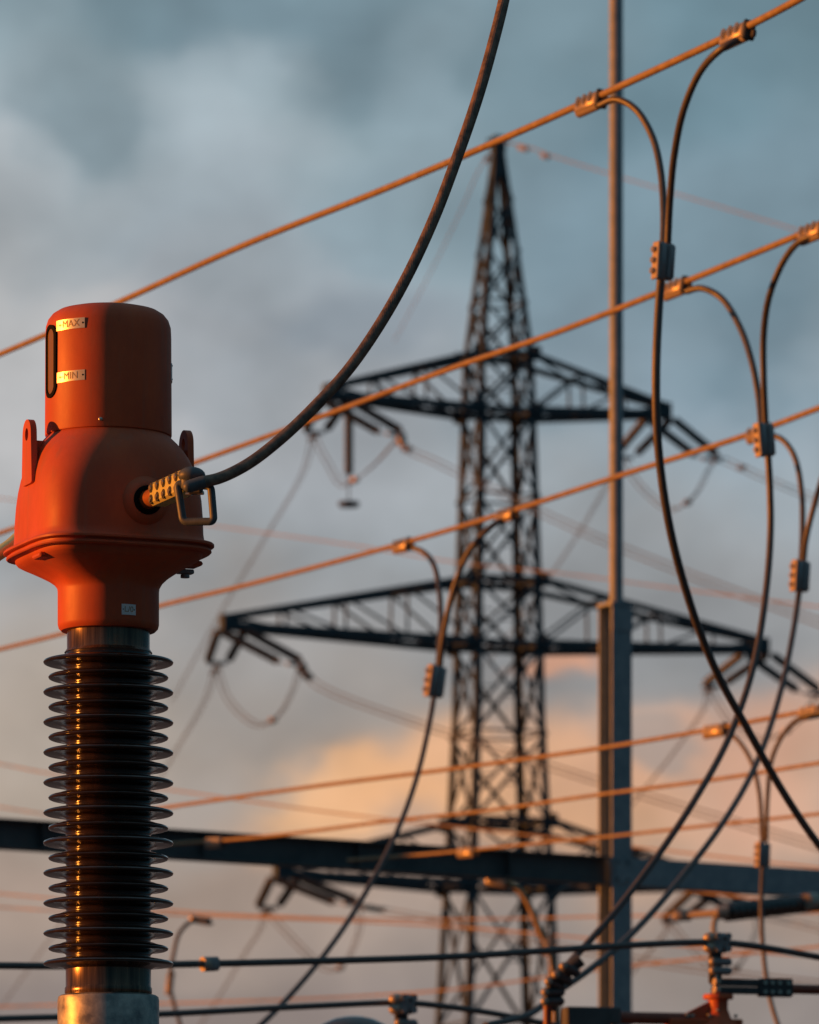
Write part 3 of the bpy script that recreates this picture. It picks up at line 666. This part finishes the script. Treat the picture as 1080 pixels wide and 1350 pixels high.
# ------------------------------------------------------------------ faint far wires
GF = 'thin far wires behind the gantry'
def far(pts, r, label, m='alu'): return wire('distant_wire', pts, r, M[m], label, 'wire', GF, 6, 6)
far([(0, 657, 190), (280, 693, 176), (460, 718, 168), (600, 741, 160), (750, 757, 153), (900, 777, 145), (1080, 800, 138)], .022, 'pale orange blurred wire crossing behind the transformer head and pylon')
far([(0, 1007, 115.6), (62, 1019, 114.0), (229, 1042, 109.4), (420, 1069, 104.2), (520, 1081, 101.5), (600, 1090, 99.3)], .018, 'faint wire descending right from the insulator column above the beam')
far([(0, 1064, 115.6), (58, 1073, 114.1), (229, 1096, 109.4), (420, 1118, 104.2)], .018, 'faint wire meeting the top edge of the beam at far left')
far([(0, 1178, 112.1), (62, 1184, 110.5), (233, 1201, 106.0), (420, 1210, 101.0), (600, 1212, 96.3), (800, 1208, 91.0), (1080, 1203, 83.6)], .019, 'faint reddish wire below the beam, upper of a close pair')
far([(0, 1196, 112.1), (62, 1200, 110.5), (233, 1206, 106.0), (420, 1213, 101.0), (600, 1222, 96.3), (800, 1239, 91.0), (1080, 1262, 83.6)], .019, 'faint reddish wire below the beam, lower of a close pair')
far([(0, 1327, 108.6), (74, 1325, 106.7), (210, 1323, 103.2), (420, 1316, 97.8), (600, 1304, 93.2), (800, 1277, 88.1), (940, 1262, 84.5), (1080, 1248, 81.0)], .021, 'faint brown wire near the bottom between the two dark cables')

# ------------------------------------------------------------------ pylon
PD = 240.0; TH = R(18)
pb0 = P(657, 900, PD); pyl = thing('lattice_pylon', 'tall dark steel lattice pylon with three crossarms', 'pylon', (pb0.x, pb0.y, 0))
U = V((math.cos(TH), math.sin(TH), 0)); W = V((-math.sin(TH), math.cos(TH), 0)); PX = V((pb0.x, pb0.y, 0)); m_px = PD / F
def pz(py): return P(657, py, PD).z
prof_t = [(192, .20), (300, .60), (470, 1.20), (545, 1.28), (765, 1.46), (850, 1.53), (950, 1.58), (1080, 1.76), (1170, 1.88), (1350, 2.15)]
hs = [(pz(a), b * .985) for a, b in prof_t] + [(0.0, 2.75)]
def halfw(z):
    for (z0, a), (z1, b) in zip(hs, hs[1:]):
        if z1 <= z <= z0: return a + (b - a) * (z0 - z) / (z0 - z1)
    return hs[0][1] if z > hs[0][0] else hs[-1][1]
def corner(i, z):
    h = halfw(z); su, sv = ((-1, -1), (1, -1), (1, 1), (-1, 1))[i]
    return PX + U * (su * h) + W * (sv * h) + V((0, 0, z))
for i in range(4):
    mb = MB(); su, sv = ((-1, -1), (1, -1), (1, 1), (-1, 1))[i]
    for (z0, a), (z1, b) in zip(hs, hs[1:]):
        wd_ = .24 if z0 > pz(545) + .1 else .30
        mb.angle(corner(i, z1), corner(i, z0), wd_, .03, U * -su, W * -sv)
    zz_ = hs[-1][0]
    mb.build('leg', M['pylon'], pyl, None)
    mb = MB(); c = corner(i, 0); mb.box(c + V((0, 0, .15)), (.5, .5, .35)); mb.build('footing', M['concrete'], pyl)
# bracing panels
levels = [pz(192)]
marks = [pz(a) for a in (470, 545, 768, 852, 1085, 1170)] + [.4]
cur = levels[0]
for mk in marks:
    span = cur - mk; hw = (halfw(cur) + halfw(mk)); n = max(1, round(span / max(1.0, hw * (1.7 if cur > pz(470) + .5 else 1.4))))
    for k in range(1, n + 1): levels.append(cur - span * k / n)
    cur = mk
for i in range(4):
    j = (i + 1) % 4; mb = MB()
    nout = (corner(i, 10) + corner(j, 10)) / 2 - PX; nout.z = 0; nout.normalize()
    for k, (za, zb2) in enumerate(zip(levels, levels[1:])):
        a0, a1, b0, b1 = corner(i, za), corner(j, za), corner(i, zb2), corner(j, zb2)
        t = .14 if za < pz(470) + .5 else .12
        mb.angle(a0, b1, t, .02, (b0 - a0), nout * -1); mb.angle(a1 + nout * .03, b0 + nout * .03, t, .02, (b1 - a1), nout * -1)
        # secondary redundants
        if (a0 - a1).length > 1.9:
            m_ = (a0 + a1 + b0 + b1) / 4
            for q0, q1 in ((a0, b0), (a1, b1)):
                mm = (q0 + q1) / 2; mb.bar(mm, (mm + m_) / 2 + V((0, 0, (a0 - b0).z * .0)), .05)
        if k % 3 == 0: mb.bar(a0, a1, .10)
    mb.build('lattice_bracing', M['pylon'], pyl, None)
for mk in marks[:-1]:
    mb = MB()
    for i in range(4): mb.bar(corner(i, mk), corner((i + 1) % 4, mk), .20, .22)
    mb.bar(corner(0, mk), corner(2, mk), .10); mb.bar(corner(1, mk), corner(3, mk), .10)
    for i in range(4): # gusset plates
        c = corner(i, mk); mb.box(c, (.32, .03, .30), Matrix((U, W, V((0, 0, 1)))).transposed()); mb.box(c, (.03, .32, .30), Matrix((U, W, V((0, 0, 1)))).transposed())
    mb.build('horizontal_ring', M['pylon'], pyl, None)
tips = {}
def arm(sg, ybot, ytop, half, tiprise, npan):
    zb2, zt2 = pz(ybot), pz(ytop); am = bpy.data.objects.new('crossarm', None)
    mb = MB(); tp = PX + U * (sg * half) + V((0, 0, zb2 + tiprise)); tips[(sg, ybot)] = tp
    ci = (1, 2) if sg > 0 else (0, 3)
    tw = .28
    lows = [(corner(i, zb2), tp + W * (tw * (-1 if n == 0 else 1))) for n, i in enumerate(ci)]
    tops = [(corner(i, zt2), tp + W * (tw * (-1 if n == 0 else 1)) + V((0, 0, .35))) for n, i in enumerate(ci)]
    for a, b in lows: mb.bar(a, b, .24, .30)
    for a, b in tops: mb.bar(a, b, .20, .24)
    mb.box(tp + V((0, 0, .15)) - U * sg * .1, (.35, .36, .32), Matrix((U, W, V((0, 0, 1)))).transposed())
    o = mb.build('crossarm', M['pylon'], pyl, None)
    mb = MB()
    def at(ab, t): return ab[0].lerp(ab[1], t)
    ts = [((k / npan) ** .92) for k in range(npan + 1)]
    for k in range(npan):
        t0, t1 = ts[k], ts[k + 1]; tm = (t0 + t1) / 2
        for n in range(2):
            mb.bar(at(lows[n], t0), at(tops[n], t1), .10); mb.bar(at(tops[n], t1), at(lows[n], t1), .09)
        mb.bar(at(lows[0], t0), at(lows[1], t1), .09); mb.bar(at(lows[1], t0), at(lows[0], t1), .09)
        mb.bar(at(lows[0], t1), at(lows[1], t1), .10); mb.bar(at(tops[0], t0), at(tops[1], t1), .08); mb.bar(at(tops[0], t1), at(tops[1], t1), .08)
        # slack walkway rail under the arm
    mb.build('arm_bracing', M['pylon'], o, None)
    return o
hU, hM, hL = 221 * m_px / math.cos(TH), 354 * m_px / math.cos(TH), 285 * m_px / math.cos(TH)
for sg in (-1, 1):
    arm(sg, 545, 472, hU, .35, 3); arm(sg, 852, 768, hM, .35, 4); arm(sg, 1170, 1085, hL, .3, 3)
mb = MB(); pk = PX + V((0, 0, pz(186))); mb.box(pk - V((0, 0, .25)), (.24, .24, .45), Matrix((U, W, V((0, 0, 1)))).transposed())
mb.bar(pk + U * -.5, pk + U * .5, .12); mb.build('peak', M['pylon'], pyl, None)

# insulator strings, jumpers and line bundles
GI = 'insulator strings on the pylon'
def string(a, b, label, r=.15, n=14):
    mb = MB(); x, y, z = frame(b - a); Mx = Matrix((y, z, x)).transposed(); l = (b - a).length
    prof = [(0, 0), (.04, 0), (.045, l * .06)]
    for k in range(n):
        s0 = l * (.08 + .84 * k / n); prof += [(.09, s0), (r, s0 + l * .018), (r, s0 + l * .034), (.09, s0 + l * .042)]
    prof += [(.045, l * .94), (.04, l), (0, l)]
    mb.lathe(prof, a, 10, Mx); o = mb.build('insulator_string', M['porcelain'], None, 50); return tag(o, label, 'insulator', GI)
def px_off(p, dx, dy, dd=0):
    """world point dx, dy photo pixels from world point p, dd metres deeper"""
    q = p - EYE; u = q.x / q.y * F + 540 + dx; v = 675 - (q.z / q.y - RISE) * F + dy
    return P(u, v, p.y + dd)
GB = 'twin line conductors of the pylon'
def bundle(pts, label, sep=.2, r=.02, spacers=(), group=GB):
    pw = spline(pts, 10); t = thing('twin_conductor', label, 'power line', pw[0], group)
    for s in (-1, 1):
        q = [p + V((s * sep / 2, 0, s * sep * .35)) for p in pw]; mb = MB(); mb.tube(q, r * 1.25, 6); mb.build('strand', M['line'], t, 60)
    for f_ in spacers:
        k = min(len(pw) - 2, int(f_ * (len(pw) - 1))); d = (pw[k + 1] - pw[k]).normalized(); c = pw[k]
        mb = MB(); mb.bar(c - d * .22, c + d * .22, .24, .16); mb.bar(c - V((sep, 0, sep * .35)), c + V((sep, 0, sep * .35)), .12); mb.build('spacer', M['clamp'], t, None)
    return t
names = {545: 'upper', 852: 'middle', 1170: 'lower'}
def yoke(c, d, label):
    mb = MB(); x, y, z = frame(d); mb.box(c, (.10, .42, .06), Matrix((x, y, z)).transposed()); mb.rod(c, c + x * .45, .07, 8)
    return tag(mb.build('yoke_plate', M['zinc'], None), label, 'yoke plate', 'yoke plates at the ends of the insulator strings')
def rig(sg, yb, A, B, Aend, Bend, jump, spA, spB):
    tp = tips[(sg, yb)]; side = 'left' if sg < 0 else 'right'; nm = names[yb]
    ends = {}
    for tagn, (off, dd), inner in (('far', A, 0), ('near', B, 1)):
        base = tp - U * sg * (.2) + V((0, 0, -.15)); en = px_off(base, off[0], off[1], dd)
        d = (en - base); sidev = V((1, 0, 0)) * .55
        for k, s in (('first', -1), ('second', 1)):
            a0 = base + sidev * s * 1.0; b0 = en + sidev * s * .8 + V((0, 0, s * .02))
            string(a0, b0, f'{k} of two parallel strings reaching {"down and left" if tagn == "far" else "down and right"} from the {side} {nm} arm tip', .19, 14)
        e2 = en + d.normalized() * .25; yoke(e2, d, f'small plate ending the {"left" if tagn == "far" else "right"}-pointing strings of the {side} {nm} arm')
        ends[tagn] = e2 + d.normalized() * .3
    for tagn, Epts, spn_ in (('far', Aend, spA), ('near', Bend, spB)):
        if Epts: bundle([ends[tagn]] + Epts, f'twin line falling {"left" if tagn == "far" else "right"} from the {side} {nm} crossarm tip', .22, .022, spn_)
    jp = [ends['far']] + [px_off(tp, dx, dy, dd) for dx, dy, dd in jump] + [ends['near']]
    bundle(jp, f'slack jumper loop hanging under the {side} {nm} crossarm tip', .18, .022, (.55,), 'jumper loops under the crossarms')
# (offset in photo px from the tip, depth change)
rig(-1, 545, ((-25, 42), 5), ((78, 45), -5),
    [P(400, 622, 262), P(352, 705, 300), P(290, 810, 350), P(226, 925, 420)],
    [P(532, 587, 232), P(570, 607, 228), P(640, 640, 220), P(760, 697, 206), P(900, 754, 192), P(1100, 828, 172)],
    [(-5, 85, 3), (18, 118, 1), (38, 108, 0), (62, 88, -2)], (.04,), (.1,.2))
rig(-1, 852, ((-18, 42), 5), ((82, 44), -5),
    [P(272, 920, 262), P(235, 985, 300), P(190, 1060, 350), P(100, 1190, 430), P(0, 1330, 520)],
    [P(408, 894, 232), P(440, 914, 228), P(560, 957, 218), P(730, 1012, 204), P(900, 1064, 190), P(1100, 1122, 172)],
    [(4, 100, 3), (40, 130, 1), (68, 118, -1), (88, 82, -3)], (.05,), (.05, .14))
rig(-1, 1170, ((-22, 38), 5), ((85, 34), -5),
    [P(345, 1222, 262), P(320, 1262, 300), P(272, 1340, 380), P(200, 1440, 480)],
    [P(500, 1199, 232), P(560, 1210, 228), P(700, 1240, 215), P(900, 1275, 190), P(1100, 1300, 172)],
    [(10, 80, 3), (60, 125, 1), (85, 118, -1), (105, 70, -3)], (.05,), (.1, .2))
rig(1, 545, ((-45, 50), 5), ((66, 52), -5),
    [P(800, 640, 262), P(765, 700, 300), P(725, 760, 350), P(640, 880, 430)],
    [P(958, 608, 252), P(1003, 628, 246), P(1100, 668, 232)],
    [(-25, 100, 3), (10, 125, 1), (40, 108, -1), (60, 72, -3)], (.05,), (.15, .5))
rig(1, 852, ((-58, 42), 5), ((72, 52), -5),
    [P(930, 930, 262), P(890, 990, 300), P(850, 1040, 350), P(780, 1130, 430)],
    [P(1100, 925, 252), P(1160, 945, 246)],
    [(-40, 95, 3), (0, 118, 1), (45, 100, -1), (65, 70, -3)], (.05,), ())
rig(1, 1170, ((-45, 38), 5), ((60, 30), -5),
    [P(880, 1225, 262), P(840, 1275, 300), P(780, 1350, 380)],
    [P(1040, 1215, 252), P(1120, 1235, 246)],
    [(-25, 80, 3), (15, 115, 1), (40, 100, -1), (60, 60, -3)], (.05,), ())
# centre suspension string of the left upper arm with its weight
tp = tips[(-1, 545)]; a = px_off(tp, 25, 8); b = px_off(tp, 25, 112)
string(a, b, 'vertical string hanging under the left upper arm tip', .2, 22)
mb = MB(); c = px_off(tp, 25, 143); mb.lathe([(0, .1), (.42, .08), (.46, 0), (.4, -.12), (0, -.14)], c, 20); mb.rod(b, c, .03, 8)
tag(mb.build('counterweight', M['iron'], None), 'flat round weight below the vertical string left of the pylon', 'weight')
# earth wires from the peak
GE = 'earth wires from the pylon peak'
def earth(pts, label, dampers):
    pts = [V(p) for p in pts]; pw = spline(pts, 10); t = thing('earth_wire', label, 'wire', pw[0], GE)
    mb = MB(); mb.tube(pw, .03, 6); mb.build('strand', M['alu'], t)
    for f_ in dampers:
        k = int(f_ * (len(pw) - 1)); d = (pw[k + 1] - pw[k]).normalized(); mb = MB(); c = pw[k] + V((0, 0, -.1)); mb.rod(c - d * .3, c + d * .3, .12, 8); mb.build('damper', M['clamp'], t)
earth([pk, P(690, 192, 239), P(727, 205, 236), P(800, 228, 230), P(900, 258, 222), P(1040, 300, 212), P(1140, 332, 205)], 'faint orange earth wire falling right from the pylon peak', (.17, .3))
earth([pk, P(637, 215, 246), P(615, 262, 270), P(585, 325, 310), P(520, 450, 400)], 'faint earth wire falling left from the pylon peak', (.18,))

# ------------------------------------------------------------------ low dark cables and apparatus at the bottom
GC = 'dark horizontal cables near the bottom'
wire('busbar_cable', [(0, 1273, 33), (60, 1273.5, 33.2), (225, 1271.5, 33.7), (420, 1267, 34.3), (600, 1261, 34.8), (800, 1248, 35.5), (900, 1243, 35.8), (945, 1242.5, 35.9), (985, 1246, 36.1), (1030, 1253, 36.3), (1080, 1262, 36.5)], .0215, M['cable'], 'upper dark cable running level along the bottom and through the post clamp', 'cable', GC, 14, 14)
wire('busbar_cable', [(0, 1343, 36), (75, 1341, 36.3), (210, 1337, 36.8), (420, 1326, 37.6), (530, 1322, 38), (580, 1326, 38.2), (650, 1336, 38.5), (720, 1350, 38.8)], .0215, M['cable'], 'lower dark cable along the bottom edge of the picture', 'cable', GC, 14, 14)
def post_clamp(px, py, d, label):
    t = thing('post_clamp', label, 'clamp', P(px, py + 60, d), 'cast post clamps holding the low cables'); k = d / F * 1.0
    c = P(px, py, d); X = V((.92, .38, 0)).normalized(); Y = V((-.38, .92, 0)).normalized(); Z = V((0, 0, 1)); Mx = Matrix((X, Y, Z)).transposed()
    def q(x, y, z): return c + X * (x * k) + Y * (y * k) + Z * (z * k)
    mb = MB(); mb.cbox(q(2, 0, 0), (12 * k, 9 * k, 13 * k), 4 * k, Mx); mb.build('clamp_body', M['zinc'], t, 40)
    for x in (-14,):
        for z in (6, -7):
            mb = MB(); mb.ball(q(x + 2, -2, z), 8.4 * k, 18, (1.1, 1, .9)); mb.build('lobe', M['clamp'], t)
    for x in (-4, 10):
        for z in (-8, 8):
            mb = MB(); mb.rod(q(x, -8, z), q(x, -14, z), 5 * k, 6); mb.build('bolt', M['zinc'], t, 30)
    mb = MB(); mb.cbox(q(-2, 3, -32), (9 * k, 3 * k, 22 * k), 1.5 * k, Mx); mb.build('stem_plate', M['iron'], t, 30)
    for z in (-25, -37):
        mb = MB(); mb.rod(q(-8, -3, z), q(14, -3, z), 5.4 * k, 18); mb.ball(q(14, -3, z), 5.4 * k, 16); sd_ = mb.build('saddle', M['zinc'], t); mb = MB(); mb.ball(q(-8, -3.5, z), 5.6 * k, 16); mb.build('bolt_end', M['clamp'], sd_)  # pale left ball puts the saddle's sunlit end into the colour
    return t, q, Mx, k
post_clamp(532, 1324, 37.9, 'post clamp on the lower dark cable, cut by the bottom edge')
t, q, Mx, k = post_clamp(946, 1243, 35.9, 'post clamp on the upper dark cable above the switch blades')
# disconnector: blades, contact, base
ds = thing('disconnector', 'switch with dark flat blades and a rust-red tube on an orange conical post', 'switch', P(947, 1400, 35.9))
X = V((.97, .24, 0)).normalized(); Y = V((-.24, .97, 0)).normalized(); Z = V((0, 0, 1)); Mx = Matrix((X, Y, Z)).transposed(); c0 = P(947, 1300, 35.9)
def q(x, y, z): return c0 + X * (x * k) + Y * (y * k) + Z * (z * k)
for z in (5, -5.4):
    mb = MB(); mb.cbox(q(30, 0, z), (39 * k, 5 * k, 4.7 * k), 1 * k, Mx); mb.build('blade', M['iron'], ds, 30)
    mb = MB(); mb.rod(q(-8, -8, z), q(-1, -6, z - 1), 5 * k, 14); mb.build('contact', M['clamp'], ds)
mb = MB(); mb.cbox(q(78, -1, -1), (23 * k, 7 * k, 12 * k), 1.5 * k, Mx); co = mb.build('contact_block', M['iron'], ds, 30)
for x in (62, 72, 82, 94):
    for z in (-7, 5): mb = MB(); mb.rod(q(x, -7, z), q(x, -11, z), 2.8 * k, 6); mb.build('bolt', M['bolt'], co, 30)
mb = MB(); mb.rod(q(98, 0, -2), q(420, 0, -4), 6.5 * k, 24); mb.build('switch_tube', M['rust'], ds)
mb = MB(); mb.rod(q(-3, 0, -10), q(-3, 0, 26), 3.2 * k, 14); mb.build('stud', M['bolt'], ds)
mb = MB(); mb.lathe([(0, -11 * k), (19 * k, -11 * k), (20 * k, -13 * k), (20 * k, -17 * k), (13 * k, -18.5 * k), (12.5 * k, -30 * k), (17 * k, -42 * k), (25 * k, -50 * k), (34 * k, -58 * k), (34 * k, -70 * k)], c0 + V((0, 0, 0)), 40)
mb.build('post_cone', M['paint'], ds)
mb = MB()
vs = [q(x, y, z) for y in (-2.5, 2.5) for x, z in ((-12, -20), (-48, -38), (-48, -44), (-12, -44))]
mb.add(vs, [(0, 1, 2, 3), (4, 7, 6, 5), (0, 4, 5, 1), (1, 5, 6, 2), (2, 6, 7, 3), (3, 7, 4, 0)]); mb.build('gusset', M['paint'], ds, None)
mb = MB(); mb.cbox(q(-20, 0, -50), (50 * k, 14 * k, 6 * k), 1.5 * k, Mx); mb.build('base_plate', M['paint'], ds, 30)
mb = MB(); mb.rod(q(-40, 0, -44), q(-160, 0, -44), 8 * k, 24); mb.build('drive_tube', M['rust'], ds)
for x in (-45, -38, -15, 8): mb = MB(); mb.rod(q(x, -10, -42), q(x, -10, -38), 3 * k, 6); mb.build('bolt', M['bolt'], ds, 30)
for x, z in ((-5, -33), (20, -40)): mb = MB(); mb.ball(q(x, -13.5, z), 2.6 * k, 10); mb.build('bolt', M['bolt'], ds, 30)
mb = MB(); mb.cbox(q(-180, 2, -46), (30 * k, 14 * k, 15 * k), 2 * k, Mx); mb.cbox(q(-146, 0, -42), (10 * k, 12 * k, 11 * k), 2 * k, Mx); mb.build('contact_housing', M['steel_dark'], ds, 30)
mb = MB(); mb.box(c0 + V((0, 0, -(c0.z) / 2 - 35 * k)), (.1, .1, c0.z / 2 - 35 * k)); mb.build('post', M['galv'], ds, None)
# chained clamp where a dropper ends
cc = thing('bolted_bus_clamp', 'dark curved clamp with five sunlit bolt ends where a long dropper ends', 'clamp', P(722, 1400, 35.5)); k2 = 35.5 / F
lob = [(743, 1274), (733, 1285), (723.5, 1294), (719, 1308), (718.5, 1320)]
pts = spline([P(x + 8, y + (3 if i < 3 else 0), 35.55) for i, (x, y) in enumerate([(758, 1262)] + lob + [(716, 1332)])], 6)
mb = MB(); mb.tube(pts, 9 * k2, 16); mb.build('clamp_body', M['iron'], cc)
for i, (x, y) in enumerate(lob):
    mb = MB(); dx, dy = ((16, 8) if i < 3 else (20, 0)); a = P(x, y, 35.35); b = P(x + dx, y + dy, 35.5)
    mb.rod(a, b, 6.2 * k2, 18); mb.ball(b, 6.2 * k2, 14); mb.build('saddle', M['iron'], cc)
    mb = MB(); mb.ball(a, 5.8 * k2, 16, (1, 1, .9)); mb.build('bolt_end', M['clamp'], cc)  # pale balls on dark saddles, sunlit ends put into the colour
mb = MB(); mb.rod(P(722, 1326, 35.5), P(722, 1420, 35.5), 5.5 * k2, 14); mb.build('stem', M['rust'], cc)
# coupling on the upper low cable
mb = MB(); a, b = P(269, 1271.2, 33.83), P(287, 1270.8, 33.88); x, y, z = frame(b - a); mb.cbox((a + b) / 2, ((b - a).length / 2, .038, .042), .012, Matrix((x, y, z)).transposed())
t = thing('cable_coupling', 'small round coupling on the upper dark cable just right of the transformer base', 'coupling', (a + b) / 2); mb.build('sleeve', M['zinc'], t, 40)
mb = MB(); mb.rod(a - x * .01, a + x * .03, .044, 20); mb.build('lit_collar', M['clamp'], t)
# domed insulator head at the bottom edge
t = thing('post_insulator', 'dark domed top of a post insulator at the bottom edge', 'post insulator', V((P(466, 1350, 36).x, 36, 0))); k3 = 36 / F
top = P(466, 1339.5, 36); A3 = V((top.x, top.y, 0))
mb = MB(); mb.lathe([(0, top.z), (12 * k3, top.z - .5 * k3), (28 * k3, top.z - 4 * k3), (42 * k3, top.z - 11 * k3), (52 * k3, top.z - 21 * k3), (54 * k3, top.z - 27 * k3), (40 * k3, top.z - 28 * k3)], A3, 48); mb.build('dome', M['glaze'], t)
pf = []
for i in range(14): z0 = top.z - (30 + i * 16) * k3; pf += [(26 * k3, z0), (46 * k3, z0 - 5 * k3), (46 * k3, z0 - 7 * k3), (26 * k3, z0 - 9 * k3)]
mb = MB(); mb.lathe(pf + [(26 * k3, 0.6)], A3, 40); mb.build('ribbed_insulator', M['glaze'], t)
mb = MB(); mb.bar(A3 + V((0, 0, .1)), A3 + V((0, 0, max(.5, pf[-1][1] - .05))), .16); mb.build('post', M['galv'], t)
# long rod insulator tying off below the beam on the right
t = thing('tension_insulator', 'dark ribbed insulator string lying level below the right half of the beam', 'insulator', P(1010, 1200, 58))
a, b = P(953, 1203, 58), P(1100, 1187, 60.5); x, y, z = frame(b - a); Mx = Matrix((y, z, x)).transposed(); l = (b - a).length
pf = [(0, 0), (.05, 0)]; nn = 17
for i in range(nn): s0 = l * (.03 + .95 * i / nn); pf += [(.04, s0), (.10, s0 + l * .014), (.10, s0 + l * .024), (.04, s0 + l * .03)]
mb = MB(); mb.lathe(pf + [(.05, l), (0, l)], a, 28, Mx); mb.build('ribbed_rod', M['glaze'], t, 50)
mb = MB(); mb.rod(P(946, 1203, 58), P(960, 1201.5, 58), .075, 16); mb.build('end_fitting', M['clamp'], t)
mb = MB(); mb.rod(P(1062, 1189, 59.6), P(1074, 1187.5, 59.8), .085, 16); mb.build('end_fitting', M['clamp'], t)
mb = MB(); mb.cbox((P(888, 1207, 58.2) + P(912, 1206, 58.2)) / 2, (.095, .05, .06), .02); mb.rod(P(905, 1206.5, 58.2), P(948, 1203, 58), .04, 14); mb.build('dead_end_clamp', M['clamp'], t, 40)
mb = MB(); mb.tube(spline([P(944, 1208, 58), P(941, 1222, 58), P(943, 1238, 58)], 8), .03, 10); mb.build('arcing_horn', M['zinc'], t)

bpy.context.view_layer.update()
